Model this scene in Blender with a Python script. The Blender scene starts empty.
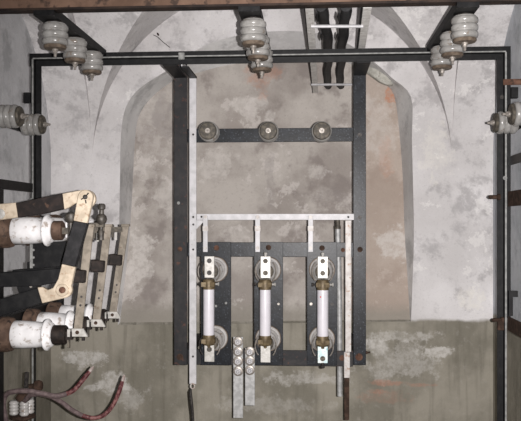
import bpy, bmesh, math
from mathutils import Vector, Matrix, Euler

# ------------------------------------------------------------------ camera
S = bpy.context.scene
C = S.collection
F = 760.0                      # focal length in pixels for a 521 px wide frame
H = 1.60                       # eye height above the floor
VX, VY = 312.0, 223.0          # vanishing point of the depth direction
TH = math.atan((VX - 260.5) / F)
cam_d = bpy.data.cameras.new('camera')
cam = bpy.data.objects.new('camera', cam_d)
C.objects.link(cam)
cam_d.sensor_width = 36.0
cam_d.lens = F / 521.0 * 36.0
cam_d.shift_y = (VY - 210.5) / 521.0
cam_d.clip_start = 0.02
cam.location = (0, 0, H)
cam.rotation_euler = (math.pi / 2, 0, TH)
S.camera = cam

# ------------------------------------------------------------------ light
S.view_settings.view_transform = 'Standard'
S.view_settings.look = 'None'
S.view_settings.gamma = 1.0
S.view_settings.use_curve_mapping = False
S.view_settings.exposure = 0.0
w = bpy.data.worlds.new('ambient_fill')  # even ambient fill added through the open end behind the camera
S.world = w
w.use_nodes = True
w.node_tree.nodes['Background'].inputs[0].default_value = (0.9, 0.92, 1.0, 1)
w.node_tree.nodes['Background'].inputs[1].default_value = 0.05
fl = bpy.data.lights.new('camera_flash', 'SPOT')
fl.energy = 690.0
fl.color = (1.0, 0.965, 0.955)
fl.shadow_soft_size = 0.006
fl.spot_size = math.radians(82)
fl.spot_blend = 0.8
flo = bpy.data.objects.new('camera_flash', fl)
C.objects.link(flo)
flo.location = (0.044, 0.02, H + 0.004)
flo.rotation_euler = (math.radians(88.0), 0, math.radians(-5.5))


def P(px, py, Y):
    """photo pixel + depth Y -> world point"""
    u = (px - 260.5) / F
    v = (VY - py) / F
    dx = -math.sin(TH) + u * math.cos(TH)
    dy = math.cos(TH) + u * math.sin(TH)
    t = Y / dy
    return Vector((dx * t, Y, H + v * t))


def PX(px, Y): return P(px, VY, Y).x


# ------------------------------------------------------------------ materials
class NT:
    def __init__(s, name, rough=0.8, metal=0.0, spec=0.3):
        s.m = bpy.data.materials.new(name)
        s.m.use_nodes = True
        s.t = s.m.node_tree
        s.b = s.t.nodes['Principled BSDF']
        s.b.inputs['Roughness'].default_value = rough
        s.b.inputs['Metallic'].default_value = metal
        s.b.inputs['Specular IOR Level'].default_value = spec
        s.pos = s.n('ShaderNodeNewGeometry').outputs['Position']
        s._fine = None

    def n(s, t, **kw):
        x = s.t.nodes.new(t)
        for k, v in kw.items(): setattr(x, k, v)
        return x

    def link(s, a, b): s.t.links.new(a, b)

    def put(s, sock, v):
        if hasattr(v, 'is_output'): s.link(v, sock)
        elif isinstance(v, (tuple, list)) and len(v) == 3 and sock.type == 'RGBA': sock.default_value = (*v, 1)
        else: sock.default_value = v

    def math(s, op, a, b=0.0, c=None):
        x = s.n('ShaderNodeMath', operation=op)
        s.put(x.inputs[0], a); s.put(x.inputs[1], b)
        if c is not None: s.put(x.inputs[2], c)
        return x.outputs[0]

    def noise(s, scale, detail=4, rough=0.55, stretch=None, off=0.0, vec=None):
        v = vec if vec is not None else s.pos
        mp = s.n('ShaderNodeMapping')
        s.link(v, mp.inputs[0])
        if stretch: mp.inputs['Scale'].default_value = stretch
        mp.inputs['Location'].default_value = (off, off * 1.7, off * 0.6)
        x = s.n('ShaderNodeTexNoise')
        x.inputs['Scale'].default_value = scale
        x.inputs['Detail'].default_value = detail
        x.inputs['Roughness'].default_value = rough
        s.link(mp.outputs[0], x.inputs['Vector'])
        return x.outputs['Fac']

    def ramp(s, v, lo, hi):
        x = s.n('ShaderNodeMapRange', interpolation_type='SMOOTHSTEP')
        s.put(x.inputs[0], v)
        x.inputs[1].default_value = lo; x.inputs[2].default_value = hi
        return x.outputs[0]

    def mix(s, f, a, b):
        x = s.n('ShaderNodeMix', data_type='RGBA')
        s.put(x.inputs[0], f); s.put(x.inputs[6], a); s.put(x.inputs[7], b)
        return x.outputs[2]

    def xyz(s):
        x = s.n('ShaderNodeSeparateXYZ')
        s.link(s.pos, x.inputs[0])
        return x.outputs

    def blotch(s, c, r, wob, soft=0.35, amt=0.9):
        """irregular patch around world point c (x,z), radii r"""
        o = s.xyz()
        dx = s.math('DIVIDE', s.math('SUBTRACT', o[0], c[0]), r[0])
        dz = s.math('DIVIDE', s.math('SUBTRACT', o[2], c[1]), r[1])
        d = s.math('SQRT', s.math('ADD', s.math('MULTIPLY', dx, dx), s.math('MULTIPLY', dz, dz)))
        d = s.math('ADD', d, s.math('MULTIPLY', s.math('SUBTRACT', wob, 0.5), 3.6))
        return s.math('MULTIPLY', s.math('MULTIPLY', s.ramp(d, 1.0 + soft * 0.1, 1.0 - soft * .55), amt), s.fine)

    @property
    def fine(s):
        if s._fine is None: s._fine = s.math('ADD', .35, s.math('MULTIPLY', s.ramp(s.noise(24, 6, .75, off=41), .38, .58), .65))
        return s._fine

    def color(s, v): s.put(s.b.inputs['Base Color'], v)

    def bump(s, h, strength=0.3, dist=0.01):
        x = s.n('ShaderNodeBump')
        x.inputs['Strength'].default_value = strength
        x.inputs['Distance'].default_value = dist
        s.link(h, x.inputs['Height'])
        s.link(x.outputs[0], s.b.inputs['Normal'])


def two_tone(name, a, b, scale=30, lo=.45, hi=.65, rough=.7, metal=0., spec=.3, bump=.15, c=None, clo=.62, chi=.72, cscale=60):
    k = NT(name, rough, metal, spec)
    n = k.noise(scale)
    col = k.mix(k.ramp(n, lo, hi), a, b)
    if c:
        col = k.mix(k.ramp(k.noise(cscale, 3, .6, off=3.1), clo, chi), col, c)
    k.color(col)
    if bump: k.bump(k.noise(scale * 3, 3), bump, .003)
    return k.m


DW, DN = 4.40, 4.60            # back wall, bottom of the niche
ZB = P(450, 320, DW).z         # edge of the cement dado


def dado(k, upper, off=0.0):
    """cement dado below ZB, rough edge"""
    o = k.xyz()
    e = k.math('ADD', o[2], k.math('MULTIPLY', k.math('SUBTRACT', k.noise(5, 4, .6, off=2), .5), .06))
    low = k.mix(k.ramp(k.noise(3.2, 5, .6, off=7), .38, .64), (.198, .184, .150), (.30, .278, .232))
    st = k.noise(9, 3, .5, stretch=(3.0, 3.0, .25), off=4)
    low = k.mix(k.math('MULTIPLY', k.ramp(st, .48, .72), .45), low, (.13, .12, .095))
    low = k.mix(k.math('MULTIPLY', k.ramp(k.noise(26, 4, .7, off=9), .55, .75), .35), low, (.36, .34, .31))
    return k.mix(k.ramp(e, ZB + off + .012, ZB + off - .012), upper, low)


def make_wall_mat():
    k = NT('lime_plaster_back', .92, 0, .1)
    n1 = k.noise(2.2, 5, .6)
    col = k.mix(k.ramp(n1, .35, .68), (.56, .54, .535), (.70, .68, .68))
    col = k.mix(k.math('MULTIPLY', k.ramp(k.noise(6, 7, .70, off=5), .49, .64), .75), col, (.37, .355, .355))
    col = k.mix(k.math('MULTIPLY', k.ramp(k.noise(4, 7, .72, off=31), .57, .60), .5), col, (.78, .76, .74))
    col = k.mix(k.math('MULTIPLY', k.ramp(k.noise(90, 3, .6, off=33), .56, .72), .3), col, (.33, .315, .31))
    col = k.mix(k.math('MULTIPLY', k.ramp(k.noise(40, 3, .6, off=6), .60, .75), .35), col, (.36, .345, .335))
    col = dado(k, col)
    wob = k.noise(11, 7, .72, off=11)
    pale = (.56, .54, .51)
    for px, py, rx, ry, a in ((88, 358, .14, .05, .8), (113, 385, .10, .07, .75), (92, 388, .05, .02, .6), (375, 345, .12, .05, .55), (400, 360, .24, .12, .42),
                              (437, 352, .10, .035, .75), (398, 336, .22, .035, .5), (300, 378, .25, .04, .5), (128, 395, .10, .09, .4), (270, 405, .3, .05, .25)):
        p = P(px, py, DW)
        col = k.mix(k.blotch((p.x, p.z), (rx, ry), wob, .7, a), col, pale)
    for px, py, rx, ry, a in ((390, 383, .13, .018, .55), (376, 391, .06, .016, .5), (420, 385, .10, .012, .4), (384, 398, .16, .04, .25)):
        p = P(px, py, DW)
        col = k.mix(k.blotch((p.x, p.z), (rx, ry), wob, .8, a), col, (.38, .20, .14))
    for px, py, rx, ry, a in ((470, 300, .07, .08, .45), (435, 150, .10, .16, .35)):
        p = P(px, py, DW)
        col = k.mix(k.blotch((p.x, p.z), (rx, ry), wob, .6, a), col, (.78, .75, .68))
    k.color(col)
    k.bump(k.noise(14, 8, .65, off=1), .45, .02)
    return k.m


def make_niche_mat():
    k = NT('stained_niche_plaster', .92, 0, .1)
    n = k.noise(2.6, 6, .62, off=8)
    col = k.mix(k.ramp(n, .36, .62), (.315, .283, .258), (.465, .43, .395))
    col = k.mix(k.math('MULTIPLY', k.ramp(k.noise(5, 7, .72, off=13), .57, .60), .65), col, (.55, .51, .48))
    col = k.mix(k.math('MULTIPLY', k.ramp(k.noise(70, 3, .6, off=37), .54, .72), .35), col, (.26, .225, .205))
    col = k.mix(k.math('MULTIPLY', k.ramp(k.noise(4.2, 5, .6, off=17), .53, .64), .7), col, (.225, .195, .18))
    o = k.xyz()
    xr = PX(366, DN)
    col = k.mix(k.math('MULTIPLY', k.ramp(o[0], xr - .05, xr + .02), .55), col, (.44, .345, .28))
    wob = k.noise(9, 7, .70, off=19)
    for px, py, rx, ry, a in ((143, 258, .09, .17, .75), (150, 135, .11, .30, .35), (396, 242, .10, .11, .7), (380, 130, .12, .22, .4), (215, 165, .12, .10, .5),
                              (166, 190, .07, .10, .4), (250, 105, .10, .06, .5), (318, 172, .07, .07, .45), (240, 235, .09, .05, .5), (270, 118, .035, .05, .6), (175, 210, .05, .06, .5)):
        p = P(px, py, DN)
        col = k.mix(k.blotch((p.x, p.z), (rx, ry), wob, .6, a), col, (.62, .585, .55))
    for px, py, rx, ry, a in ((391, 95, .05, .09, .8), (386, 160, .05, .12, .25), (262, 75, .10, .12, .35), (358, 295, .05, .2, .25)):
        p = P(px, py, DN)
        col = k.mix(k.blotch((p.x, p.z), (rx, ry), wob, .8, a), col, (.48, .22, .13))
    for px, py, rx, ry, a in ((165, 120, .10, .13, .55), (270, 180, .03, .22, .4), (330, 195, .1, .05, .35)):
        p = P(px, py, DN)
        col = k.mix(k.blotch((p.x, p.z), (rx, ry), wob, .7, a), col, (.26, .235, .225))
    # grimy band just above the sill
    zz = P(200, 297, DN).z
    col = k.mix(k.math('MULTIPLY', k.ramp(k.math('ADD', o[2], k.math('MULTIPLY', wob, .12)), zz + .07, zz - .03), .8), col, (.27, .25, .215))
    k.color(col)
    k.bump(k.noise(15, 8, .65, off=2), .45, .018)
    return k.m


def make_side_mat(name, a, b, low=True):
    k = NT(name, .92, 0, .1)
    col = k.mix(k.ramp(k.noise(2.4, 5, .6, off=21), .35, .65), a, b)
    col = k.mix(k.math('MULTIPLY', k.ramp(k.noise(5.5, 7, .7, off=23), .48, .66), .7), col, tuple(v * .66 for v in a))
    col = k.mix(k.math('MULTIPLY', k.ramp(k.noise(4.5, 7, .72, off=35), .59, .62), .45), col, tuple(min(v * 1.25, .8) for v in a))
    col = k.mix(k.math('MULTIPLY', k.ramp(k.noise(45, 3, .6, off=25), .62, .76), .4), col, tuple(v * .55 for v in a))
    if low: col = dado(k, col, .03)
    k.color(col)
    k.bump(k.noise(12, 8, .65, off=3), .4, .018)
    return k.m


M = {}
M['wall'] = make_wall_mat()
M['niche'] = make_niche_mat()
M['sill'] = two_tone('grimy_cement_sill', (.21, .195, .16), (.31, .29, .25), 7, .4, .62, .92, 0, .1, .3, (.15, .14, .115), .55, .68, 22)
M['reveal'] = make_side_mat('grey_reveal_plaster', (.50, .49, .485), (.64, .63, .62), low=False)
M['left'] = make_side_mat('left_wall_plaster', (.50, .50, .51), (.63, .63, .64))
M['right'] = make_side_mat('right_wall_plaster', (.44, .46, .49), (.55, .565, .59))
M['floor'] = two_tone('concrete_floor', (.22, .21, .19), (.32, .31, .29), 6, .4, .65, .9)
M['steel'] = two_tone('dark_blue_grey_painted_steel', (.0065, .0075, .0095), (.013, .0155, .020), 26, .42, .68, .36, .0, .17, .09, (.085, .097, .115), .58, .72, 130)
M['steel_rust'] = two_tone('dark_steel_with_rust', (.011, .0105, .012), (.022, .02, .02), 22, .42, .66, .55, 0, .25, .2, (.07, .03, .02), .60, .72, 40)
M['black'] = two_tone('black_painted_iron', (.0045, .0045, .005), (.011, .0108, .011), 30, .42, .7, .5, 0, .2, .15, (.035, .027, .022), .66, .78, 70)
M['beam'] = two_tone('rusty_beam', (.085, .050, .034), (.145, .088, .062), 9, .36, .64, .75, 0, .2, .35, (.04, .026, .02), .54, .68, 24)
M['beam_shaded'] = two_tone('shaded_beam_flange', (.012, .008, .007), (.03, .019, .014), 14, .4, .66, .7, 0, .2, .3)  # darker copy of the beam rust, underside shade painted in
M['rust'] = two_tone('rust', (.075, .038, .026), (.13, .07, .048), 40, .4, .66, .85, 0, .15, .35, (.03, .02, .016), .55, .7, 60)
M['rust_dark'] = two_tone('dark_rust', (.03, .019, .014), (.06, .036, .026), 40, .4, .66, .85, 0, .15, .35)
M['rust_cap'] = two_tone('brown_cast_cap', (.055, .034, .024), (.105, .067, .048), 25, .4, .66, .75, 0, .2, .3, (.025, .018, .015), .54, .68, 44)
M['porc'] = two_tone('grey_glazed_porcelain', (.185, .178, .168), (.27, .262, .25), 22, .38, .66, .22, 0, .5, .05, (.15, .12, .095), .58, .72, 40)
M['porc_white'] = two_tone('dirty_white_porcelain', (.56, .55, .55), (.66, .65, .65), 18, .36, .6, .3, 0, .5, .06, (.30, .26, .23), .54, .70, 40)
M['tube'] = two_tone('white_fuse_tube', (.52, .50, .53), (.56, .54, .57), 12, .4, .6, .35, 0, .4, .0)
M['cap'] = two_tone('dull_insulator_cap', (.05, .044, .036), (.105, .09, .07), 60, .4, .66, .6, .3, .4, .2)
M['cap_brown'] = two_tone('brown_insulator_flange', (.085, .062, .045), (.15, .115, .085), 60, .4, .66, .6, .2, .4, .2)
M['bolt'] = two_tone('worn_bolt', (.20, .18, .16), (.33, .30, .27), 90, .4, .66, .4, .4, .5, .1)
M['bolt_dark'] = two_tone('dark_bolt', (.022, .02, .019), (.055, .048, .043), 90, .4, .66, .5, .4, .4, .1)
M['zinc'] = two_tone('whitish_zinc_strip', (.37, .365, .37), (.45, .44, .45), 30, .35, .65, .5, .1, .4, .06, (.25, .235, .22), .64, .76, 90)
M['zinc_worn'] = two_tone('worn_zinc_strip', (.34, .31, .29), (.44, .42, .40), 26, .38, .62, .5, .1, .5, .1, (.27, .18, .13), .56, .70, 60)
M['edge'] = two_tone('bare_steel_edge', (.15, .15, .145), (.23, .23, .22), 50, .38, .6, .5, .1, .4, .08, (.16, .14, .12), .64, .74, 60)
M['alu'] = two_tone('galvanised_strip', (.26, .26, .255), (.36, .36, .355), 50, .38, .62, .5, .2, .5, .1, (.16, .155, .15), .62, .74, 120)
M['contact'] = two_tone('tinned_contact', (.31, .30, .275), (.42, .405, .38), 50, .36, .6, .4, .25, .5, .08, (.33, .28, .22), .66, .76, 90)
M['contact_blue'] = two_tone('verdigris_contact', (.40, .52, .53), (.56, .60, .58), 40, .38, .6, .5, .15, .5, .1, (.22, .40, .43), .54, .66, 60)
M['brass'] = two_tone('dull_brass_ferrule', (.085, .062, .034), (.15, .112, .062), 60, .4, .64, .5, .3, .35, .1)
M['lever'] = two_tone('worn_bronze_lever', (.33, .27, .20), (.46, .385, .295), 30, .38, .62, .5, .15, .5, .12, (.25, .17, .11), .56, .72, 60)
M['blade'] = two_tone('brownish_tinned_blade', (.135, .115, .09), (.21, .18, .145), 30, .38, .62, .5, .15, .4, .1, (.11, .08, .055), .60, .72, 60)
M['bakelite'] = two_tone('black_bakelite', (.006, .0058, .0065), (.015, .014, .015), 40, .4, .7, .45, 0, .3, .12, (.045, .034, .028), .68, .8, 80)
M['bakelite_brown'] = two_tone('dark_brown_bakelite', (.009, .0065, .006), (.021, .014, .012), 40, .4, .7, .6, 0, .2, .15, (.055, .032, .022), .60, .74, 34)
M['block'] = two_tone('dark_brown_clamp', (.010, .0075, .0065), (.024, .017, .014), 50, .4, .7, .6, 0, .2, .15)
M['cable'] = two_tone('black_cable_sheath', (.010, .010, .011), (.022, .022, .023), 40, .4, .7, .6, 0, .3, .2)
M['cable_mauve'] = two_tone('dusty_mauve_cable', (.085, .060, .060), (.145, .107, .104), 60, .4, .66, .7, 0, .3, .2)
M['cable_red'] = two_tone('dark_red_cable_core', (.060, .012, .014), (.17, .075, .07), 70, .45, .62, .6, 0, .3, .3)
M['cable_tip'] = two_tone('pale_cable_tip', (.22, .17, .155), (.36, .31, .29), 90, .4, .66, .6)
M['lump'] = two_tone('broken_plaster', (.40, .39, .345), (.52, .51, .46), 30, .36, .62, .92, 0, .1, .5, (.27, .25, .21), .6, .7, 60)
M['red'] = two_tone('red_paint_dot', (.45, .05, .04), (.5, .06, .05), 30)
M['porc_fuse'] = two_tone('pale_fuse_porcelain', (.36, .345, .33), (.46, .445, .43), 22, .38, .66, .25, 0, .5, .05, (.2, .16, .13), .6, .74, 40)
M['stud'] = two_tone('dark_cast_stud', (.030, .026, .022), (.065, .057, .048), 60, .4, .66, .5, .2, .4, .2)
M['rail_pale'] = two_tone('pale_lifted_rail', (.58, .56, .53), (.70, .68, .65), 40, .38, .62, .7, 0, .2, .1, (.4, .36, .32), .6, .72, 60)  # colour lifted to make up for dim grazing light on the rails
M['hole'] = two_tone('bolt_hole_shadowed', (.03, .028, .027), (.045, .04, .04), 50, rough=.8)


# ------------------------------------------------------------------ mesh helpers
class MB:
    def __init__(s): s.v = []; s.f = []

    def add(s, vs, fs):
        o = len(s.v)
        s.v += [Vector(v) for v in vs]
        s.f += [tuple(i + o for i in f) for f in fs]
        return s

    def box(s, a, b):
        x0, x1 = sorted((a[0], b[0])); y0, y1 = sorted((a[1], b[1])); z0, z1 = sorted((a[2], b[2]))
        return s.add([(x0, y0, z0), (x1, y0, z0), (x1, y1, z0), (x0, y1, z0), (x0, y0, z1), (x1, y0, z1), (x1, y1, z1), (x0, y1, z1)],
                     [(3, 2, 1, 0), (4, 5, 6, 7), (0, 1, 5, 4), (1, 2, 6, 5), (2, 3, 7, 6), (3, 0, 4, 7)])

    def bar(s, a, b, wd, th, up=(0, 0, 1)):
        """rectangular bar from a to b, th along up, wd across"""
        a, b = Vector(a), Vector(b)
        d = (b - a).normalized()
        x = d.cross(Vector(up)).normalized()
        y = x.cross(d).normalized()
        q = [(-.5, -.5), (.5, -.5), (.5, .5), (-.5, .5)]
        vs = [p + x * (i * wd) + y * (j * th) for p in (a, b) for i, j in q]
        return s.add(vs, [(0, 1, 2, 3), (7, 6, 5, 4), (4, 5, 1, 0), (5, 6, 2, 1), (6, 7, 3, 2), (7, 4, 0, 3)])

    def lathe(s, o, ax, prof, n=24):
        """prof: (r, h) along axis ax from o; closed with caps"""
        o = Vector(o); ax = Vector(ax).normalized()
        t = Vector((1, 0, 0)) if abs(ax.x) < .9 else Vector((0, 1, 0))
        x = ax.cross(t).normalized(); y = ax.cross(x)
        vs = []
        for r, h in prof:
            for k in range(n):
                a = 2 * math.pi * k / n
                vs.append(o + ax * h + (x * math.cos(a) + y * math.sin(a)) * r)
        fs = []
        for i in range(len(prof) - 1):
            for k in range(n):
                k2 = (k + 1) % n
                fs.append((i * n + k, i * n + k2, (i + 1) * n + k2, (i + 1) * n + k))
        fs.append(tuple(range(n - 1, -1, -1)))
        e = (len(prof) - 1) * n
        fs.append(tuple(range(e, e + n)))
        return s.add(vs, fs)

    def tube(s, pts, r, n=10):
        pts = [Vector(p) for p in pts]
        rs = r if isinstance(r, (list, tuple)) else [r] * len(pts)
        vs = []; ref = None
        for i, p in enumerate(pts):
            d = (pts[min(i + 1, len(pts) - 1)] - pts[max(i - 1, 0)]).normalized()
            if ref is None:
                ref = Vector((0, 0, 1)) if abs(d.z) < .9 else Vector((0, 1, 0))
            x = d.cross(ref).normalized(); y = x.cross(d).normalized(); ref = y
            for k in range(n):
                a = 2 * math.pi * k / n
                vs.append(p + (x * math.cos(a) + y * math.sin(a)) * rs[i])
        fs = [(i * n + k, i * n + (k + 1) % n, (i + 1) * n + (k + 1) % n, (i + 1) * n + k) for i in range(len(pts) - 1) for k in range(n)]
        fs.append(tuple(range(n - 1, -1, -1))); e = (len(pts) - 1) * n
        fs.append(tuple(range(e, e + n)))
        return s.add(vs, fs)

    def ribbon(s, pts, width, th):
        """flat strip following pts; width vector direction given, thickness across"""
        wv = Vector(width)
        pts = [Vector(p) for p in pts]
        vs = []
        for i, p in enumerate(pts):
            d = (pts[min(i + 1, len(pts) - 1)] - pts[max(i - 1, 0)]).normalized()
            nrm = d.cross(wv).normalized() * th / 2
            vs += [p - wv / 2 - nrm, p + wv / 2 - nrm, p + wv / 2 + nrm, p - wv / 2 + nrm]
        fs = [(i * 4 + k, i * 4 + (k + 1) % 4, i * 4 + 4 + (k + 1) % 4, i * 4 + 4 + k) for i in range(len(pts) - 1) for k in range(4)]
        e = (len(pts) - 1) * 4
        fs += [(3, 2, 1, 0), (e, e + 1, e + 2, e + 3)]
        return s.add(vs, fs)

    def prism(s, pts, vec):
        """outline pts (3D) extruded along vec"""
        pts = [Vector(p) for p in pts]; vec = Vector(vec); n = len(pts)
        vs = pts + [p + vec for p in pts]
        fs = [tuple(range(n - 1, -1, -1)), tuple(range(n, 2 * n))] + [(i, (i + 1) % n, n + (i + 1) % n, n + i) for i in range(n)]
        return s.add(vs, fs)

    def build(s, name, mat, parent=None, bevel=0.0, smooth=True, origin=None, angle=35):
        me = bpy.data.meshes.new(name)
        if parent is not None: base = WL.get(parent.name, Vector((0, 0, 0)))
        elif origin is not None: base = Vector(origin)
        else:
            xs = [v.x for v in s.v]; ys = [v.y for v in s.v]; zs = [v.z for v in s.v]
            base = Vector(((min(xs) + max(xs)) / 2, (min(ys) + max(ys)) / 2, min(zs)))
        bm = bmesh.new()
        bv = [bm.verts.new(v - base) for v in s.v]
        for f in s.f:
            try: bm.faces.new([bv[i] for i in f])
            except ValueError: pass
        bmesh.ops.recalc_face_normals(bm, faces=bm.faces)
        if bevel:
            es = [e for e in bm.edges if len(e.link_faces) == 2 and e.calc_face_angle(0) > .6]
            bmesh.ops.bevel(bm, geom=es, offset=bevel, segments=1, affect='EDGES', clamp_overlap=True)
        if smooth:
            for f in bm.faces: f.smooth = True
            for e in bm.edges:
                if len(e.link_faces) == 2 and e.calc_face_angle(0) > math.radians(angle): e.smooth = False
        bm.to_mesh(me); bm.free()
        me.materials.append(M[mat])
        o = bpy.data.objects.new(name, me)
        C.objects.link(o)
        if parent is not None:
            o.parent = parent
            WL[o.name] = base.copy()
        else:
            o.location = base
            WL[o.name] = base.copy()
        return o


WL = {}


def thing(name, label, cat, loc=(0, 0, 0), group=None):
    o = bpy.data.objects.new(name, None)
    C.objects.link(o)
    o.location = loc
    o.empty_display_size = .05
    WL[o.name] = Vector(loc)
    tag(o, label, cat, group)
    return o


def tag(o, label, cat, group=None):
    o['label'] = label; o['category'] = cat
    if group: o['group'] = group
    return o


def struct(o):
    o['kind'] = 'structure'
    return o


def copy_tree(o, parent=None):
    c = o.copy(); C.objects.link(c); c.parent = parent
    for ch in list(o.children):
        copy_tree(ch, c)
    return c


def hexa(mb, o, ax, r, h): return mb.lathe(o, ax, [(r, 0), (r, h)], 6)


def bolt(parent, p, ax=(0, -1, 0), r=.008, mat='bolt_dark', name='bolt'):
    mb = MB()
    mb.lathe(p, ax, [(r * 1.5, -.001), (r * 1.5, .002)], 12)
    hexa(mb, p, ax, r, .008)
    return mb.build(name, mat, parent, angle=25)


# ------------------------------------------------------------------ the room
XL, XR = PX(51, DW), PX(493, DW)
XA0, XA1 = PX(92, DW), PX(452, DW)
Z0 = H + .335
RB, YB = 1.10, DW - 1.10
Y0 = -1.3
CA, RA = (XA0 + XA1) / 2, (XA1 - XA0) / 2
# floor and side walls
struct(MB().box((XL - .25, Y0, -.12), (XR + .25, DW + .3, 0)).build('floor', 'floor', smooth=False))
struct(MB().box((XL - .25, Y0, 0), (XL, DW, 3.3)).build('wall_left', 'left', smooth=False))
struct(MB().box((XR, Y0, 0), (XR + .25, DW, 3.3)).build('wall_right', 'right', smooth=False))

# vault: a barrel running to the back wall crossing a barrel that springs from it
vm = MB()


def ceil_col(X, strip):
    if strip:
        R = RB - .22; a = Z0; yb = DW
        t0 = 0.0; yc = yb - R
    else:
        R = RB; yb = DW; yc = YB
        a = Z0 + math.sqrt(max(RA * RA - (X - CA) ** 2, 0.0))
        t0 = math.asin(min((a - Z0) / R, .9999))
    rows = [(DW, a), (yc + R * math.cos(t0), a)]
    n = 22
    for j in range(n + 1):
        t = t0 + (math.pi / 2 - t0) * j / n
        rows.append((yc + R * math.cos(t), Z0 + R * math.sin(t)))
    rows.append((Y0, Z0 + R))
    return [(X, y, z) for y, z in rows]


cols = [ceil_col(XL - .05, True), ceil_col(XA0, True)]
NA = 72
cols += [ceil_col(CA - RA * math.cos(math.pi * i / NA), False) for i in range(NA + 1)]
cols += [ceil_col(XA1, True), ceil_col(XR + .05, True)]
nr = len(cols[0])
vs = [p for c in cols for p in c]
fs = [(i * nr + j, i * nr + j + 1, (i + 1) * nr + j + 1, (i + 1) * nr + j) for i in range(len(cols) - 1) for j in range(nr - 1) if j != 1]
vm.add(vs, fs)
struct(vm.build('ceiling', 'wall', angle=28))

# back wall with a niche (walled-up arched opening)
outer = [(118, 325), (118, 270), (119, 230), (120, 180), (121, 135), (126, 107), (140, 88), (171, 68), (195, 51), (220, 40), (252, 33), (290, 31), (322, 34), (350, 45), (374, 62), (392, 78), (411, 97), (412, 140), (413, 183), (414, 230), (413, 270), (411, 321.5)]
inner = [(120, 322.5), (126, 270), (130, 230), (133, 180), (135, 140), (139, 116), (152, 97), (175, 80), (197, 73), (223, 66), (250, 62), (290, 58), (320, 58), (345, 62), (366, 72), (380, 82), (394, 95), (400, 140), (403, 183), (404.5, 230), (407, 270), (410, 319.5)]


def dens(pts, k=4):
    """Catmull-Rom through the arch points for a smooth arris"""
    out = []
    for i in range(len(pts) - 1):
        p0 = pts[max(i - 1, 0)]; p1 = pts[i]; p2 = pts[i + 1]; p3 = pts[min(i + 2, len(pts) - 1)]
        for j in range(k):
            t = j / k
            out.append(tuple(.5 * ((2 * p1[a]) + (-p0[a] + p2[a]) * t + (2 * p0[a] - 5 * p1[a] + 4 * p2[a] - p3[a]) * t * t + (-p0[a] + 3 * p1[a] - 3 * p2[a] + p3[a]) * t ** 3) for a in (0, 1)))
    out.append(pts[-1])
    return out


ow = [P(x, y, DW) for x, y in dens(outer)]


def niche_depth(py):
    """the infill leans forward to die into the dado"""
    return DN if py <= 184 else DN + (DW + .015 - DN) * (py - 184) / (322 - 184)


iw = [P(x, y, niche_depth(y)) for x, y in dens(inner)]
bm = bmesh.new()
rect = [Vector((XL - .25, DW, 0)), Vector((XR + .25, DW, 0)), Vector((XR + .25, DW, 3.3)), Vector((XL - .25, DW, 3.3))]
edges = []
for loop in (rect, ow):
    vv = [bm.verts.new(p) for p in loop]
    edges += [bm.edges.new((vv[i], vv[(i + 1) % len(vv)])) for i in range(len(vv))]
bmesh.ops.triangle_fill(bm, use_beauty=True, use_dissolve=False, edges=edges, normal=(0, -1, 0))
me = bpy.data.meshes.new('wall_back'); bm.to_mesh(me); bm.free()
me.materials.append(M['wall'])
wall = bpy.data.objects.new('wall_back', me); C.objects.link(wall); struct(wall); WL['wall_back'] = Vector((0, 0, 0))
nm = MB(); n = len(ow)
nm.add(ow + iw, [(i, (i + 1) % n, n + (i + 1) % n, n + i) for i in range(n - 1)])
nm.build('niche_reveal', 'reveal', wall, angle=50)
sm = MB()
sm.add([ow[0], ow[-1], iw[-1], iw[0]], [(0, 1, 2, 3)])
sm.build('niche_sill', 'sill', wall, smooth=False)
im = MB()
im.add(iw, [(i, i + 1, n - 2 - i, n - 1 - i) for i in range(12)] + [tuple(range(12, n - 12))])
im.build('niche_infill', 'niche', wall, angle=40)
# flake of broken plaster hanging in the crown of the niche
lm = MB()
pts = []
for i, (px, py, hh, yy) in enumerate(((364, 67, 4, 4.54), (369, 69, 7, 4.50), (375, 72.5, 8.5, 4.47), (381, 77, 8.5, 4.45), (387, 80, 8, 4.44), (391, 82.5, 5, 4.46), (394, 84, 1.5, 4.5))):
    a = P(px + hh * .18, py - hh / 2, yy); b = P(px - hh * .18, py + hh / 2, yy)
    pts.append((a, b))
vs = []
for a, b in pts: vs += [a, b, b + Vector((0, .05, 0)), a + Vector((0, .05, 0))]
fs = [(i * 4 + k, i * 4 + (k + 1) % 4, i * 4 + 4 + (k + 1) % 4, i * 4 + 4 + k) for i in range(len(pts) - 1) for k in range(4)] + [(3, 2, 1, 0), (24, 25, 26, 27)]
lm.add(vs, fs); lm.build('plaster_flake', 'lump', wall, bevel=.006)

# ------------------------------------------------------------------ steelwork
# rolled beam across the cell
bz = P(260, 9.0, 2.74).z
t = thing('steel_beam', 'rusty brown rolled steel beam spanning the cell under the vault', 'beam', (0, 2.65, bz))
MB().box((XL + .002, 2.697, bz + .008), (XR - .002, 2.705, bz + .16)).build('web', 'beam', t)
MB().box((XL + .002, 2.697, bz), (XR - .002, 2.745, bz + .0075)).build('flange', 'beam_shaded', t)
MB().box((XL + .002, 2.697, bz + .1605), (XR - .002, 2.745, bz + .170)).build('flange', 'beam', t)

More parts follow.
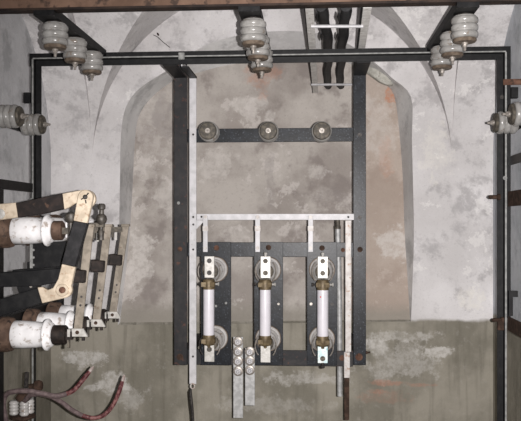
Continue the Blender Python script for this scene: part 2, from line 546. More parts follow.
# outer frame: T-bar goal-post
YF = 3.40
xl, xr = PX(35.5, YF), PX(504, YF)
zt = P(260, 56.5, YF).z
hw = 13.0 / F * YF / 2
fr = thing('tee_bar_frame', 'tall black tee-bar portal frame with a pale bare edge spanning the cell', 'frame', (0, YF, 0))
tb = MB().box((xl - hw, YF, zt - hw), (xr + hw, YF + .007, zt + hw)).build('top_bar', 'black', fr)
MB().box((xl, YF - .03, zt - .004), (xr, YF - .0005, zt + .003)).build('stem', 'black', tb)
MB().box((xl, YF - .036, zt - .004), (xr, YF - .030, zt + .0015)).build('bare_edge', 'edge', tb)
zlow = P(35, 332, YF).z
p1 = MB().box((xl - hw * .8, YF, zlow), (xl + hw * .9, YF + .007, zt - hw)).build('post', 'black', fr)
MB().box((xl - .004, YF - .03, .0), (xl + .003, YF - .0005, zt - .004)).build('stem', 'black', p1)
MB().box((xl - .004, YF - .036, .0), (xl + .003, YF - .030, zt - .004)).build('bare_edge', 'edge', p1)
zr2 = P(504, 318, YF).z
p2 = MB().box((xr - hw, YF, 0), (xr - .001, YF + .007, zt - hw)).box((xr - .001, YF, zr2), (xr + hw, YF + .007, zt - hw)).build('post', 'black', fr)
MB().box((xr - .004, YF - .03, .0), (xr + .003, YF - .0005, zt - .004)).build('stem', 'black', p2)
MB().box((xr - .004, YF - .036, .0), (xr + .003, YF - .030, zt - .004)).build('bare_edge', 'edge', p2)
for px, py, sg in ((27.5, 98, -1), (514, 93, 1)):
    a = P(px, py, YF)
    MB().box((a.x - .016, YF - .012, a.z - .024), (a.x + .016, YF + .012, a.z + .024)).build('lug', 'black', fr, bevel=.002)
for px, py in ((495.5, 197), (499, 320)):
    a = P(px, py, YF - .01)
    MB().lathe(a + Vector((.02, 0, 0)), (-1, 0, 0), [(.014, 0), (.014, .012), (.009, .013), (.009, .045), (.004, .05)], 8).build('bolt', 'rust_dark', fr)
a = P(500, 323, YF)
MB().box((a.x - .014, YF - .02, a.z - .03), (a.x + .014, YF - .001, a.z + .012)).build('lug', 'rust_dark', fr, bevel=.003)
for px, py, mt in ((502, 97, 'bolt_dark'), (505, 178, 'edge')):
    a = P(px, py, YF - (.002 if px < 503 else .037))
    bolt(fr, a, r=.006, mat=mt)

# strap to the right wall
a = P(503, 82, YF - .04)
MB().box((a.x, a.y - .006, a.z - .014), (XR - .003, a.y, a.z + .012)).build('rusty_strap', 'rust', fr, bevel=.002)

# side frames running from the posts towards the viewer
sf = thing('side_rack', 'black angle-iron rack behind the disconnect switch', 'rack', (xl, 3.2, 0))
z1 = P(31, 187, YF).z
ynear = 3.03
MB().box((xl - .004, ynear - .03, z1 - .026), (xl + .002, YF - .038, z1 + .014)).build('rail', 'black', sf)
MB().box((xl - .03, ynear - .03, z1 + .008), (xl - .005, YF - .038, z1 + .014)).build('rail_flange', 'black', sf)
MB().box((xl - .005, ynear - .035, 0), (xl + .002, ynear + .006, z1 - .027)).build('upright', 'black', sf)
a = P(30.5, 200, YF - .04)
for dz in (0, .045, -.06, -.11): bolt(sf, Vector((xl - .004, YF - .039, a.z + dz)), r=.005, mat='edge')

rk = thing('side_rack', 'rusty angle-iron side rack along the blue-grey wall', 'rack', (xr, 3.1, 0))
za = P(507, 162, YF).z
MB().box((xr + .006, 2.7, za - .02), (xr + .012, YF - .038, za + .018)).build('rail', 'steel', rk)
zb = P(512, 198, 3.3).z
MB().box((xr + .006, 2.7, zb - .035), (xr + .012, YF - .038, zb + .03)).build('rail', 'rust_dark', rk)
zc = P(508, 321, YF).z
MB().box((xr + .006, 2.7, zc - .035), (xr + .012, YF - .038, zc + .025)).build('rail', 'rust_dark', rk)
MB().box((xr + .013, 3.10, 0), (xr + .02, 3.15, za - .0)).build('upright', 'black', rk)
a = P(514, 303, YF)
MB().prism([P(509, 291, YF - .05), P(518, 291, YF - .05), P(518, 297, YF - .05), P(513, 297, YF - .05), P(513, 316, YF - .05), P(509, 316, YF - .05)], (0, .02, 0)).build('bracket', 'black', rk)

# crossbars that carry the hanging insulators
XB = [PX(75, 3.04), PX(258, 3.04), PX(452.5, 3.04)]
zu = P(54.5, 22.5, 2.80).z
cb_lab = ['dark steel crossbar over the disconnect switch carrying three insulators',
          'dark steel crossbar over the fuse frame carrying three insulators',
          'dark steel crossbar over the bare white wall beside the rusty strap']
for x, lab in zip(XB, cb_lab):
    m = MB().box((x - .046, 2.698, zu), (x + .031, YF - .0005, bz - .0005))
    m.box((x - .046, 2.747, bz - .0005), (x - .040, YF - .0005, bz + .012)).box((x + .025, 2.747, bz - .0005), (x + .031, YF - .0005, bz + .012))
    tag(m.build('crossbar', 'black', smooth=False), lab, 'bar', 'crossbars under the vault')

# ------------------------------------------------------------------ ribbed post insulators
def ribbed(n=3, r0=.0405, r1=.0485, L=.086):
    pr = [(.036, .004), (r0, .006)]
    for i in range(n):
        a = .008 + i * (L - .008) / n; w_ = (L - .008) / n
        for q in range(7):
            t = q / 6
            pr.append((r0 + (r1 - r0) * math.sin(math.pi * t) ** .36, a + w_ * (.03 + .94 * t)))
    pr.append((.036, L))
    return pr


def make_insulator(capmat):
    root = bpy.data.objects.new('post_insulator', None); C.objects.link(root); root.empty_display_size = .05
    WL[root.name] = Vector((0, 0, 0))
    MB().lathe((0, 0, 0), (0, 0, 1), [(.034, 0), (.036, .005), (.034, .006)], 24).build('base_plate', 'bolt_dark', root)
    MB().lathe((0, 0, 0), (0, 0, 1), ribbed(), 32).build('porcelain_body', 'porc', root, angle=60)
    c = MB().lathe((0, 0, 0), (0, 0, 1), [(.034, .0855), (.0415, .087), (.0425, .093), (.038, .099), (.018, .1005)], 28).build('end_cap', capmat, root)
    MB().lathe((0, 0, 0), (0, 0, 1), [(.0125, .1), (.0125, .107)], 16).build('washer', 'bolt', c)
    b = hexa(MB(), (0, 0, .107), (0, 0, 1), .0095, .009).lathe((0, 0, .107), (0, 0, 1), [(.0055, 0), (.0055, .020), (.004, .022)], 10).build('bolt', 'bolt', root)
    return root


protoA = make_insulator('cap_brown')
protoB = make_insulator('cap')
used = {}


def put_insulator(proto, loc, rot, label, group):
    if proto.name not in used:
        used[proto.name] = 1; o = proto
    else:
        o = copy_tree(proto)
    o.location = loc; o.rotation_euler = rot
    tag(o, label, 'insulator', group)
    return o


bars = ['the crossbar over the disconnect switch', 'the crossbar over the fuse frame', 'the crossbar over the bare white wall']
which = ['nearest the rusty beam', 'middle of its three', 'nearest the tee-bar frame']
for x, bn in zip(XB, bars):
    for y, wn in zip((2.80, 3.04, 3.28), which):
        put_insulator(protoA, (x, y, zu - .0005), (math.pi, 0, .4), f'grey ribbed insulator hanging from {bn}, {wn}', 'insulators hanging from the crossbars')

# insulators pointing into the cell from the sides
zi = H + .437
for side, px in ((1, 44), (-1, 494)):
    tip = PX(px, 3.30)
    base = tip - side * .10
    bx = base - side * .012
    lab = 'black flat bar behind the pair of sideways insulators above the disconnect switch' if side > 0 else 'black flat bar behind the pair of sideways insulators by the rusty strap'
    m = MB().box((bx - .006, 2.5, zi - .028 - (.0 if side > 0 else .01)), (base - side * .0005, YF + (.0), zi + .028 - (.0 if side > 0 else .01)))
    tag(m.build('mounting_bar', 'black'), lab, 'bar', 'insulator mounting bars')
    where = 'above the disconnect switch' if side > 0 else 'beside the rusty strap'
    for y, wn in ((3.30, 'next to the black post'), (3.04, 'away from the black post')):
        put_insulator(protoB, (base, y, zi - (0 if side > 0 else .01)), (0, side * math.pi / 2, 0), f'ribbed insulator pointing into the cell {where}, {wn}', 'sideways insulators on mounting bars')

# ------------------------------------------------------------------ fuse frame
YP = 3.70
ff = thing('fuse_rack', 'dark blue-grey steel frame of flat bars carrying the fuses', 'frame', P(270, 365, YP))


def pxbox(x0, y0, x1, y1, yf, yb):
    a = P(x0, y1, yf); b = P(x1, y0, yf)
    return MB().box((a.x, yf, a.z), (b.x, yb, b.z))


for x0, x1, s in ((174, 187, 1), (353.3, 366, -1)):
    m = pxbox(x0, 62, x1, 365, YP, YP + .007)
    a, b = P(x0, 62, YP), P(x1, 365, YP)
    xx = a.x if s > 0 else b.x
    m.box((xx, YP + .007, b.z), (xx + s * .007, YP + .06, a.z))
    m.build('post', 'steel_rust' if s > 0 else 'steel', ff, bevel=.0015)
for y0, y1, mt in ((127.5, 142.5, 'steel'), (242.5, 256.5, 'steel'), (351, 364.5, 'steel_rust')):
    pxbox(187.3, y0, 353, y1, YP + .001, YP + .009).build('crossbar', mt, ff, bevel=.0015)
plates = []
for x0, x1 in ((201, 231), (254, 283), (307, 337)):
    pxbox(x0, 242, x1, 365, YP - .0085, YP + .0005).build('plate', 'steel', ff, bevel=.0015)
    plates.append(PX((x0 + x1) / 2, YP))
# top brackets back to the tee-bar frame
for x0, x1 in ((174, 187), (353.3, 366)):
    a, b = PX(x0, YP), PX(x1, YP)
    MB().box((a, YF + .008, zt - hw - .004), (b, YP - .0005, zt - hw + .004)).box((a, YF + .008, zt - hw + .004), (a + .006, YP - .0005, zt + .02)).build('top_bracket', 'black', ff)
# stays to the wall behind the lower corners
for x0, yy in ((180, 358), (360, 358)):
    a = P(x0, yy, YP)
    MB().box((a.x - .02, YP + .06, a.z - .02), (a.x + .02, DW - .001, a.z + .02)).build('wall_stay', 'steel_rust', ff)
for px, py, mt, r in ((180, 249, 'rust', .008), (216.5, 248, 'rust', .009), (268.5, 247.5, 'rust_dark', .009), (322, 248, 'rust_dark', .009), (360, 249.5, 'rust_dark', .009), (343, 250, 'rust', .007),
                      (180, 357, 'rust_dark', .011), (359, 357, 'rust', .012), (359.5, 135, 'bolt_dark', .007), (359.7, 217.5, 'bolt_dark', .007), (178.5, 203, 'edge', .005), (216, 306, 'edge', .004), (226, 303, 'edge', .004),
                      (278.5, 304, 'bolt', .004), (311, 304, 'bolt', .005), (332, 304, 'bolt_dark', .005), (210, 357, 'rust', .008), (342, 358, 'rust', .009), (191, 357, 'rust', .007)):
    yy = YP - .0085 if any(abs(PX(px, YP) - q) < .07 for q in plates) and py > 242 else YP
    bolt(ff, P(px, py, yy), r=r, mat=mt)
a = P(366, 353, YP)
MB().lathe(a + Vector((-.001, .012, 0)), (1, 0, .05), [(.008, 0), (.008, .008), (.0045, .009), (.0045, .022)], 8).build('bolt', 'rust_dark', ff)

# insulators on the upper crossbar facing out
for px, wn in ((210.5, 'next to the white upright strip'), (269.5, 'middle of its three'), (321.5, 'next to the bare steel post')):
    a = P(px, 133.2, YP)
    put_insulator(protoB, (a.x, YP + .0005, a.z), (math.pi / 2, 0, 0), f'round end-on insulator on the fuse frame, {wn}', 'end-on insulators on the upper crossbar')

# ------------------------------------------------------------------ white strip work
ws = thing('white_strip_frame', 'whitish zinc-coated steel strip framework in front of the fuse frame', 'frame', P(270, 386, 3.66))
YS = 3.66
lf = pxbox(189.3, 76, 196.3, 384, YS, YS + .006)
a, b = P(189.3, 76, YS), P(196.3, 384, YS)
lf.box((a.x, YS + .006, b.z), (a.x + .004, YS + .03, a.z))
lf.build('upright_strip', 'zinc', ws, bevel=.001)
# angle running forward to the tee-bar frame, with its clip
a = PX(190, YS); b = PX(197, YS); zz = P(193, 76, YS).z
MB().box((a, YF + .008, zz - .012), (b, YS - .0005, zz - .004)).build('return_leg', 'black', ws)
MB().box((a, YF + .008, zz - .004), (a + .006, YS - .0005, zz + .02)).build('return_leg', 'zinc', ws)
q = P(183, 58, YF)
MB().box((q.x - .014, YF - .044, q.z - .016), (q.x + .014, YF - .036, q.z + .016)).build('clip', 'edge', ws, bevel=.002)
pxbox(196.5, 213.8, 354, 220, YS, YS + .006).build('cross_strip', 'zinc', ws, bevel=.001)
MB().prism([P(196, 220.3, YS + .001), P(205, 220.3, YS + .001), P(196, 229.5, YS + .001)], (0, .004, 0)).build('gusset', 'zinc', ws)
pxbox(345.3, 220.3, 351.2, 352, YS - .002, YS + .010).build('upright_strip', 'zinc_worn', ws, bevel=.0015)
pxbox(344.0, 352.3, 350.0, 378, YS - .003, YS + .010).build('strip_tail', 'zinc_worn', ws, bevel=.002)
pxbox(344.3, 378.3, 349.3, 420, YS - .002, YS + .008).build('strip_tail', 'rust_dark', ws, bevel=.002)
for x0, x1 in ((203, 207.6), (255.2, 260), (308.2, 313)):
    m = pxbox(x0, 216, x1, 252, YS - .012, YS - .0055)
    s_ = m.build('drop_strap', 'zinc', ws, bevel=.001)
    pxbox(x0 - .4, 226, x1 + .4, 231, YS - .014, YS - .0115).build('clamp_band', 'zinc_worn', s_)
    bolt(ws, P((x0 + x1) / 2, 217, YS - .012), r=.006, mat='zinc_worn')
    bolt(ws, P((x0 + x1) / 2, 248, YS - .012), r=.006, mat='zinc_worn')
for px, py in ((193.2, 134.5), (193.2, 217), (201.5, 216.8), (193.3, 224.5), (193.2, 249.5), (193, 356.5), (348.3, 217)):
    MB().lathe(P(px, py, YS) + Vector((0, .0005, 0)), (0, -1, 0), [(.0055, 0), (.005, .003)], 10).build('rivet', 'hole', ws)  # dark discs painting the shade of bolt holes in the strip
# hook and dark lead at the foot of the left strip
q = P(192.7, 386, YS)
pts = [q + Vector((.010 * math.cos(t), -.004, .012 * math.sin(t))) for t in [math.pi * 2 * k / 14 for k in range(15)]]
MB().tube(pts, .0035, 6).build('hook', 'zinc_worn', ws)
MB().tube([P(191.3, 388, YS), P(190.3, 392, YS - .002), P(191.3, 403, YS), P(192.5, 415, YS), P(193.5, 440, YS + .01)], [.004, .008, .009, .008, .008], 8).build('braid_lead', 'bolt_dark', ws)

# pale conduit behind the frame
cd = thing('conduit', 'pale grey conduit rising behind the last fuse plate', 'pipe', P(339, 396, 3.7235))
MB().tube([P(337.8, 228, 3.7235), P(339.4, 300, 3.7235), P(340, 396, 3.7235)], .0135, 14).build('pipe', 'alu', cd)
MB().lathe(P(337.8, 229, 3.7235), (0, 0, 1), [(.015, 0), (.015, .016), (.0115, .017), (.0115, .055), (.006, .06)], 14).build('end_cap', 'cap', cd)

# two hanging busbar straps with domed bolts
for x0, x1, y0, y1, ys, lab in ((233.2, 243, 337, 418, (341.5, 351.5, 361, 371), 'longer galvanised strap with four domed bolts hanging below the fuse frame'),
                                (245, 254.8, 348, 405.5, (351.5, 360.5, 370), 'shorter galvanised strap with three domed bolts hanging below the fuse frame')):
    yy = 3.665
    t = thing('busbar_strap', lab, 'strap', P((x0 + x1) / 2, y1, yy), 'straps hanging below the fuse frame')
    pxbox(x0, y0, x1, y1, yy, yy + .006).build('strap', 'alu', t, bevel=.0015)
    for y in ys:
        c = P((x0 + x1) / 2, y, yy)
        d = MB().lathe(c, (0, -1, 0), [(.0245, -.0005), (.0245, .004), (.021, .006)], 20).build('washer', 'bolt', t)
        hexa(MB(), c + Vector((0, -.0055, 0)), (0, -1, 0), .015, .012).lathe(c + Vector((0, -.017, 0)), (0, -1, 0), [(.009, 0), (.008, .008), (.004, .011)], 12).build('domed_nut', 'zinc', d)

# ------------------------------------------------------------------ fuses
YFU = 3.44
fl_lab = ['next to the white upright strip', 'between the two other fuses', 'with the blue-green lower contact plate']
for k, X in enumerate(plates):
    zA = P(212, 270, 3.62).z; zB = P(212, 339.5, 3.62).z
    t = thing('fuse_holder', f'fuse holder of two round porcelain insulators with metal clips, {fl_lab[k]}', 'fuse holder', (X, YP, zB - .06), 'fuse holders on the plates')
    for zc_, up in ((zA, 1), (zB, -1)):
        ins = MB().lathe((X, YP - .009, zc_), (0, -1, 0), [(.048, 0), (.059, .004), (.061, .014), (.057, .024), (.047, .028), (.045, .045), (.052, .052), (.052, .064), (.044, .070), (.040, .10), (.044, .106), (.044, .116), (.036, .122), (.033, .155), (.028, .16)], 32).build('insulator', 'porc_fuse', t, angle=60)
        MB().lathe((X, YP - .009, zc_), (0, -1, 0), [(.0615, .010), (.0632, .013), (.0632, .017), (.0615, .020)], 32).build('rim', 'cap_brown', ins)
        MB().lathe((X, YP - .009, zc_), (0, -1, 0), [(.03, .158), (.034, .162), (.034, .178), (.024, .184)], 20).build('cap', 'cap', ins)
        # contact plate, standing on the insulator cap
        if up > 0: y0, y1 = 256.5, 278
        else: y0, y1 = 345.5, 362.5
        za_, zb_ = P(209, y1, YFU).z, P(209, y0, YFU).z
        cm = 'contact_blue' if (k == 2 and up < 0) else 'contact'
        hw_ = .0225
        cp = MB().box((X - hw_, YFU + .018, za_), (X + hw_, YFU + .024, zb_)).box((X - .012, YFU + .024, min(zc_ - .01, zb_ - .03)), (X + .012, YP - .19, max(zc_ + .01, za_ + .03))).build('contact_plate', cm, t, bevel=.001)
        if up > 0:
            for yy, r in ((261, .0075), (273, .0075)):
                c = P(209, yy, YFU)
                bolt(t, Vector((X, YFU + .018, c.z)), r=r, mat='cap' if k else 'bolt_dark')
            zf = P(209, 284, YFU).z
        else:
            zf = P(209, 340.5, YFU).z
            c = P(209, 350 if k != 2 else 358, YFU)
            bolt(t, Vector((X, YFU + .018, c.z)), r=.008, mat='cap' if k != 1 else 'contact')
        # spring clip around the ferrule: two jaws that flare forward
        for sg in (-1, 1):
            pts = [Vector((X + sg * .010, YFU + .030, zf))]
            for q in range(8):
                a_ = math.radians(70 - q * 20)
                pts.append(Vector((X + sg * .0305 * math.cos(a_), YFU + .0305 * math.sin(a_), zf)))
            pts.append(Vector((X + sg * .030, YFU - .034, zf)))
            MB().ribbon(pts, (0, 0, .020), .0025).build('clip_jaw', 'brass', t, angle=60)
            if up > 0:
                MB().lathe((X + sg * .031, YFU - .004, zf), (sg, 0, 0), [(.005, 0), (.005, .010), (.0085, .011), (.0085, .017)], 8).build('clip_screw', 'bolt_dark' if sg < 0 else 'contact', t)
            # guide horn: bowed wire beside the insulator
            arc = []
            for q in range(9):
                a_ = math.radians(-50 + q * 100 / 8)
                arc.append(Vector((X + sg * (.006 + .042 * math.cos(a_)), YFU + .03, zc_ + up * .004 + .055 * math.sin(a_))))
            MB().tube(arc, .0032, 6).build('guide_horn', 'bolt_dark' if (k == 0 and sg < 0) else 'bolt', t)
        if up > 0 and k > 0:
            a = P(264, 252.5, YFU + .03)
            MB().lathe((X, YFU + .02, zb_ - .002), (0, 0, 1), [(.006, 0), (.006, .010), (.0085, .011), (.0085, .018), (.004, .022)], 10).build('terminal_stud', 'contact', t)
        if up < 0 and k == 2:
            MB().lathe((X, YFU + .02, za_ + .002), (0, 0, -1), [(.006, 0), (.006, .012), (.010, .013), (.010, .022), (.005, .026)], 10).build('terminal_stud', 'bolt_dark', t)
    # the cartridge itself
    c = thing('fuse_cartridge', f'white porcelain cartridge fuse with brass end caps, {fl_lab[k]}', 'fuse', (X, YFU, P(209, 347, YFU).z), 'cartridge fuses in the holders')
    z = lambda y: P(209, y, YFU).z
    zt1, zt0 = z(289), z(335)
    MB().lathe((X, YFU, zt0), (0, 0, 1), [(.0248, 0), (.0252, .004), (.0252, zt1 - zt0 - .004), (.0248, zt1 - zt0)], 28).build('tube', 'tube', c)
    MB().lathe((X, YFU, zt1 - .001), (0, 0, 1), [(.027, 0), (.0275, .003), (.0275, .040), (.024, .046)], 28).build('ferrule', 'brass', c)
    MB().lathe((X, YFU, zt0 + .001), (0, 0, -1), [(.027, 0), (.0275, .003), (.0275, .040), (.024, .046), (.008, .050), (.006, .058)], 28).build('ferrule', 'brass', c)
    if k == 2:
        q = P(320.5, 297, YFU - .025)
        MB().lathe((q.x, YFU - .0248, q.z), (0, -1, 0), [(.0035, 0), (.0035, .0012)], 8).build('red_dot', 'red', c)

# ------------------------------------------------------------------ cable ladder under the vault
cl = thing('cable_ladder', 'pale metal cable ladder carrying two black cables above the fuse frame', 'ladder', (.1, 3.5, H + .78))
ZL = zt + hw + .006


def at_z(px, py, zv):
    """point on the horizontal plane z = zv seen at this pixel"""
    p = P(px, py, 1.0)
    t_ = (zv - H) / (p.z - H)
    return Vector((p.x * t_, t_, zv))


r0a, r0b = at_z(309, 8, ZL), at_z(315.3, 94, ZL)
r1a, r1b = at_z(367, 8, ZL), at_z(356.5, 84, ZL)
r1b = r1a + (r1b - r1a) * 1.06
for a, b in ((r0a, r0b), (r1a, r1b)):
    a = a.copy(); b = b.copy(); b.y = min(b.y, DN - .002)
    MB().bar(a + Vector((0, 0, .004)), b + Vector((0, 0, .004)), .034, .006).build('rail', 'rail_pale', cl)
    MB().bar(a + Vector((-.016, 0, .024)), b + Vector((-.016, 0, .024)), .004, .046).build('rail_web', 'black', cl)
for y in (25.5, 84):
    a = at_z(311, y, ZL); b = at_z(363 if y < 50 else 353, y, ZL)
    MB().tube([a + Vector((0, 0, -.003)), b + Vector((0, 0, -.003))], .0065, 8).build('rung', 'zinc', cl)
cab_lab = ['black sheathed cable on the ladder, the one near the longer bare rail', 'black sheathed cable on the ladder, the one near the rail above the steel post']
for lab, pp in zip(cab_lab, ([(321, 6), (325.5, 25), (328.5, 45), (328, 65), (327, 82), (328, 91)], [(346, 6), (344.5, 25), (342, 45), (341, 65), (339.5, 82), (340.5, 90)])):
    pts = [at_z(x, y, ZL + .045) for x, y in pp]
    pts = [Vector((p.x, min(p.y, DN + .02), p.z)) for p in pts]
    fine = []
    for i in range(len(pts) - 1):
        for q in range(4):
            fine.append(pts[i].lerp(pts[i + 1], q / 4) + Vector((.004 * math.sin((i * 4 + q) * 1.3), 0, 0)))
    fine.append(pts[-1])
    c = thing('power_cable', lab, 'cable', fine[0], 'cables on the ladder')
    MB().tube(fine, .022, 12).build('sheath', 'cable', c)
    for i in (1, 2):
        e = pts[i].lerp(pts[i - 1], .5) + Vector((-.026, 0, -.005))
        MB().tube([e + Vector((0, -.07, 0)), e, e + Vector((.004, .06, 0))], [.004, .007, .003], 8).build('torn_wrap', 'cable', c)

# nail with a bit of wire in the vault
wh = thing('wall_hook', 'small rusty nail with bent wire in the vault plaster', 'hook', P(157, 34, 4.38))
MB().tube([P(158, 34, 4.42), P(157.5, 33.5, 4.36), P(158.5, 35, 4.34)], .005, 8).build('nail', 'rust_dark', wh)
MB().tube([P(153.5, 35, 4.37), P(157, 36.5, 4.36), P(163, 42, 4.38), P(170, 47.5, 4.385)], .0022, 6).build('wire', 'bolt_dark', wh)

# ------------------------------------------------------------------ disconnect switch
PY = [2.58, 2.83, 3.08]
sw = thing('disconnect_switch', 'three-pole knife switch with white insulators, bronze levers and black bars', 'switch', P(5, 345, 2.83))
Xc0 = PX(1, 2.58)
Xlow = Xc0 - .005
zl = P(30, 334.5, 2.58).z
zup = P(30, 230.5, 2.58).z
# steel base channels on the rack
for z_ in (zl, zup):
    MB().box((Xlow - .03, 2.46, z_ - .055), (Xlow - .0005, 3.2, z_ + .055)).build('base_channel', 'black', sw, bevel=.002)
for y_ in (2.52, 3.14):
    MB().box((xl + .003, y_ - .03, zl - .05), (Xlow - .031, y_ + .03, zl + .05)).box((xl + .003, y_ - .03, zup - .05), (Xlow - .031, y_ + .03, zup + .05)).build('base_arm', 'black', sw)


def swins(y, z, L, up):
    """insulator with axis along +x"""
    o = (Xlow, y, z)
    a = MB().lathe(o, (1, 0, 0), [(.054, 0), (.061, .005), (.0615, .030), (.058, .045), (.048, .052), (.044, .053)], 28).build('base_cap', 'rust_cap', sw)
    b = MB().lathe(o, (1, 0, 0), [(.042, .05), (.0485, .056), (.0475, .09), (.045, .135), (.0425, .158), (.046, .162), (.054, .166), (.0555, .170), (.054, .175), (.045, .179), (.041, .188), (.034, .1915)], 32).build('insulator', 'porc_white', sw, angle=60)
    MB().lathe(o, (1, 0, 0), [(.030, .19), (.034, .194), (.034, L - .004), (.030, L)], 24).build('end_cap', 'block' if not up else 'rust_cap', b)


for y in PY:
    swins(y, zl, .238, False)
    swins(y, zup, .226, True)
for i, y in enumerate(PY):
    # knife blade leaning slightly, upright flat facing the viewer
    top = Vector((-.742, y, P(91, 226, 2.58).z)); bot = Vector((-.803, y, P(76, 333, 2.58).z))
    top.x = PX((91, 109, 126.5)[i] - 1, y); bot.x = PX((77.5, 96, 112.5)[i], y)
    b = MB().bar(top, bot, .029, .007, up=(0, 1, 0)).build('blade', 'blade', sw, bevel=.001)
    d = (bot - top)
    for f_ in (.66, .74):
        c = top + d * f_
        MB().lathe(c + Vector((0, -.0034, 0)), (0, -1, 0), [(.0042, 0), (.004, .002)], 8).build('rivet', 'hole', b)  # dark discs painting shaded holes in the blade
    c = top + d * (.47, .415, .385)[i]
    MB().bar(c + Vector((-.014, 0, .024)), c + Vector((-.018, 0, -.020)), .050, .05, up=(0, 1, 0)).build('clamp_block', 'block', sw, bevel=.003)
    # lower fixed contact: tapered shoe plus jaw stub
    q = bot + Vector((.003, -.006, 0))
    MB().prism([q + Vector((-.022, 0, .016)), q + Vector((.018, 0, .016)), q + Vector((.034, 0, -.012)), q + Vector((-.022, 0, -.012))], (0, .012, 0)).build('contact_shoe', 'contact', sw, bevel=.001)
    bolt(sw, q + Vector((-.002, 0, .003)), r=.0045, mat='rust_dark')
    MB().box((q.x - .036, y - .012, q.z - .012), (q.x - .026, y + .012, q.z + .014)).build('contact_jaw', 'contact', sw, bevel=.001)
    MB().box((Xlow + .236, y - .010, zl - .016), (q.x - .020, y + .010, zl + .012)).build('contact_neck', 'block', sw)
    MB().box((q.x - .038, y - .006, q.z - .052), (q.x - .030, y + .006, q.z - .012)).build('contact_tail', 'cap', sw)
    MB().box((q.x + .012, y - .003, q.z - .026), (q.x + .022, y + .006, q.z - .012)).build('contact_tail', 'block', sw)
    # upper hinge
    hz = top.z
    MB().box((Xlow + .22, y - .012, zup - .012), (top.x - .012, y + .012, zup + .010)).build('hinge_neck', 'cap', sw)
    MB().box((top.x - .016, y - .010, hz - .004), (top.x + .018, y + .010, hz + .006)).build('hinge_plate', 'blade', sw, bevel=.001)
    MB().box((top.x - .045, y + .004, hz - .06), (top.x - .037, y + .012, hz - .004)).build('hinge_strip', 'contact', sw)
    MB().box((top.x - .062, y + .004, hz - .05), (top.x - .05, y + .012, hz + .004)).build('hinge_cheek', 'cap', sw, bevel=.002)
# ball-headed stud standing on the first hinge
a = P(101, 240, 2.60)
zz0 = P(101, 240, 2.60).z; zz1 = P(101, 203.5, 2.60).z; L = zz1 - zz0
MB().lathe((a.x, 2.60, zz0), (.02, 0, 1), [(.010, 0), (.010, .03), (.0065, .035), (.0065, L - .078), (.009, L - .074), (.017, L - .066), (.020, L - .054), (.017, L - .043), (.009, L - .036), (.008, L - .022), (.0135, L - .018), (.0135, L - .008), (.009, L)], 16).build('ball_stud', 'stud', sw)
b_ = P(92, 226, 2.60)
MB().box((b_.x - .005, 2.592, b_.z - .004), (a.x + .012, 2.608, b_.z + .012)).build('stud_plate', 'cap', sw, bevel=.001)
a = P(68, 213, 2.52)
MB().lathe((a.x, 2.55, P(68, 236, 2.55).z), (0, 0, 1), [(.008, 0), (.008, .045), (.016, .05), (.021, .062), (.018, .076), (.009, .082)], 14).build('ball_stud', 'stud', sw)


def arm(name, mat, pts, y, th, parent=sw, bevel=.002):
    return MB().prism([P(px, py, y) for px, py in pts], (0, th, 0)).build(name, mat, parent, bevel=bevel)


def rounded_end(c, r, a0, a1, n=10):
    return [(c[0] + r * math.cos(math.radians(a0 + (a1 - a0) * i / n)), c[1] - r * math.sin(math.radians(a0 + (a1 - a0) * i / n))) for i in range(n + 1)]


# upper lever: bronze end, dark bakelite sleeve, bronze eye
YV = 2.46
arm('lever_end', 'lever', [(-14, 205), (16, 202.5), (18, 217.5), (-14, 222)], YV, .018)
arm('lever_sleeve', 'bakelite_brown', [(15.5, 203), (62, 193.2), (63.5, 209), (40, 214.5), (17.8, 217.8)], YV - .004, .026)
arm('lever_eye', 'lever', [(62, 193.5), (84, 189.6)] + rounded_end((86, 199), 9.3, 75, -95) + [(80, 204), (75.5, 203.2), (69, 207.5), (64, 209.5)], YV + .002, .018)
c = P(0.5, 214, YV)
MB().lathe(c, (0, -1, 0), [(.017, -.001), (.017, .005), (.012, .006)], 16).build('pivot_washer', 'contact', sw)
# hanging lever: bronze top, bakelite sleeve, bronze elbow
top_pts = rounded_end((85.2, 197.3), 7.6, 172, 8) + [(92.3, 200), (87.2, 223.5), (73.2, 220.8)]
arm('hanging_lever', 'lever', top_pts, YV - .020, .018)
arm('hanging_sleeve', 'bakelite', [(73.4, 220.6), (87.4, 223.2), (75.2, 267.2), (61.3, 263.8)], YV - .024, .024)
elbow = [(61.8, 263.8), (75, 266.8), (71.5, 284)] + rounded_end((63.5, 290), 8.2, 30, -75, 8) + [(42, 303.5), (37.2, 287.5), (42.5, 287), (47.5, 290.2), (53, 288), (58, 279)]
arm('lever_elbow', 'lever', elbow, YV - .020, .018)
MB().lathe(P(62.5, 290, YV - .020), (0, -1, 0), [(.021, -.002), (.021, .005), (.019, .007)], 20).build('pivot_washer', 'lever', sw)
MB().lathe(P(62.5, 290, YV - .027), (0, -1, 0), [(.0105, -.001), (.0105, .006), (.007, .008)], 14).build('pivot_pin', 'rust', sw)
c = P(85.3, 197, YV - .020)
MB().lathe(c, (0, -1, 0), [(.008, -.001), (.008, .003), (.005, .005)], 10).build('pivot_pin', 'bolt_dark', sw)
for dx, dy in ((.006, .006), (-.006, -.004), (.002, -.010)):
    MB().tube([c + Vector((dx, -.004, dy)), c + Vector((dx * 2.1, -.006, dy * 2.1))], .0022, 6).build('split_pin', 'bolt_dark', sw)
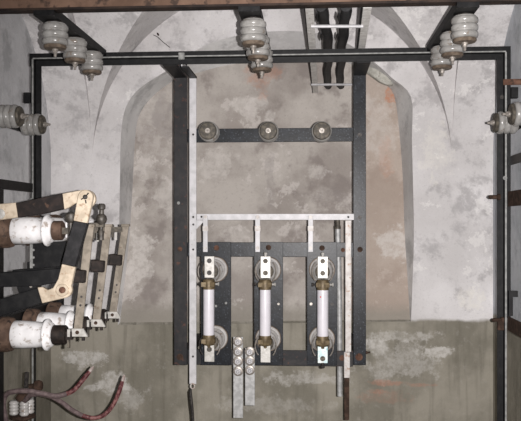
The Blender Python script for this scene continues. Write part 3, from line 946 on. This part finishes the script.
# black bars
arm('black_lever', 'black', [(-16, 304), (38, 287.3), (41.5, 303.2), (-16, 322)], YV - .016, .03)
arm('black_bar', 'black', [(-14, 273.5), (61, 268.2), (60, 281.5), (40, 286), (-14, 287.5)], YV + .012, .04)
arm('black_bar_cap', 'black', [(12, 270), (60, 266.6), (60, 268.4), (12, 272)], YV + .010, .05)
arm('link_pad', 'black', [(16, 285), (37, 284), (36, 291), (19, 295)], YV + .02, .03)
MB().lathe(P(31, 286.5, YV + .02), (0, -1, 0), [(.005, 0), (.004, .004)], 8).build('rivet', 'bolt', sw)
arm('side_plate', 'black', [(32, 243), (66, 241), (63, 269), (33, 271)], 2.72, .02)
arm('perforated_strip', 'edge', [(29.5, 244), (32.4, 244), (32.4, 270), (29.5, 270)], 2.715, .012)
for py in (250, 257.5, 265): MB().lathe(P(33.5, py, 2.715), (0, -1, 0), [(.005, 0), (.004, .003)], 8).build('rivet', 'edge', sw)
arm('backing_plate', 'black', [(27, 262), (30, 262), (30, 272), (27, 272)], 2.73, .02)
arm('shadow_sheet', 'black', [(-6, 300), (62, 290), (62, 306), (46, 309), (26, 318), (-6, 330)], 3.2, .03)  # black sheet added to draw the shade behind the lower bars

# ------------------------------------------------------------------ cable end and cut cables
YC = 3.15
ct = thing('cable_terminal', 'small rusty cable terminal with white ribbed insulators below the switch', 'terminal', P(22, 416, YC))
c = P(22.5, 416, YC)
MB().lathe((c.x, YC, c.z - .008), (0, 0, 1), [(.050, 0), (.054, .003), (.054, .010), (.046, .014)], 28).build('base_ring', 'rust_dark', ct)
for px, dy in ((14, 0), (24.3, -.012), (29.5, .03)):
    q = P(px, 414, YC + dy)
    pr = [(.016, 0)]
    for i in range(4):
        pr += [(.0175, .003 + i * .014), (.020, .006 + i * .014), (.020, .010 + i * .014), (.0175, .013 + i * .014)]
    pr.append((.014, .060))
    MB().lathe((q.x, YC + dy, c.z + .005), (0, 0, 1), pr, 18).build('insulator', 'porc_fuse', ct, angle=50)
MB().lathe((c.x - .005, YC + .02, c.z + .062), (0, 0, 1), [(.030, 0), (.032, .012), (.022, .028), (.010, .034)], 14).build('clamp', 'rust_dark', ct)
MB().bar(P(26, 388, YC + .02), P(27, 372, YC + .02), .016, .016, up=(0, 1, 0)).build('lug', 'bolt_dark', ct, bevel=.003)
MB().lathe(P(34, 386, YC + .04), (1, 0, .1), [(.010, -.02), (.012, 0), (.022, .006), (.024, .022), (.019, .034), (.008, .038)], 14).build('rusty_knob', 'rust_dark', ct)
MB().tube([(c.x, YC, c.z - .006), (c.x, YC, .001)], .022, 12).build('riser', 'rust_dark', ct)


def smooth_path(pp, k=6):
    pts = dens3(pp, k)
    return pts


def dens3(pts, k):
    out = []
    for i in range(len(pts) - 1):
        p0 = pts[max(i - 1, 0)]; p1 = pts[i]; p2 = pts[i + 1]; p3 = pts[min(i + 2, len(pts) - 1)]
        for j in range(k):
            t_ = j / k
            out.append(.5 * ((2 * p1) + (p2 - p0) * t_ + (2 * p0 - 5 * p1 + 4 * p2 - p3) * t_ * t_ + (3 * p1 - p0 - 3 * p2 + p3) * t_ ** 3))
    out.append(pts[-1])
    return out


def cut_cable(lab, sheath, core, r):
    c = thing('cut_cable', lab, 'cable', P(*sheath[0]), 'cut cables below the switch')
    a = dens3([P(*p) for p in sheath], 6)
    MB().tube(a, r, 10).build('sheath', 'cable_mauve', c)
    b = dens3([P(*p) for p in core], 6)
    MB().tube(b, [r * .92] * (len(b) - 3) + [r * .85, r * .8, r * .7], 10).build('core', 'cable_red', c)
    e = b[-1]; d = (b[-1] - b[-3]).normalized()
    MB().tube([e - d * .004, e + d * .012, e + d * .026], [r * .7, r * .75, r * .35], 8).build('bare_tip', 'cable_tip', c)


cut_cable('dusty cut cable looping over the terminal, its red core bending up to a short end',
          [(8, 440, 3.08), (6, 421, 3.07), (3.5, 405, 3.06), (6, 395, 3.05), (14, 391.5, 3.04), (28, 391, 3.04), (42, 393.5, 3.05), (56, 396, 3.06), (66, 394, 3.08)],
          [(66, 394, 3.08), (74, 390, 3.10), (82, 381, 3.12), (89.5, 371.5, 3.14)], .0105)
cut_cable('dusty cut cable dipping low in a wide bend to a red upright end',
          [(25, 401, 3.12), (30, 395.5, 3.09), (40, 394, 3.08), (52, 397, 3.09), (62, 402.5, 3.11), (72, 410, 3.12), (82, 415.5, 3.13)],
          [(82, 415.5, 3.13), (93, 418, 3.14), (104, 415, 3.15), (113, 405, 3.16), (119, 392, 3.17), (122.5, 381, 3.18)], .0100)
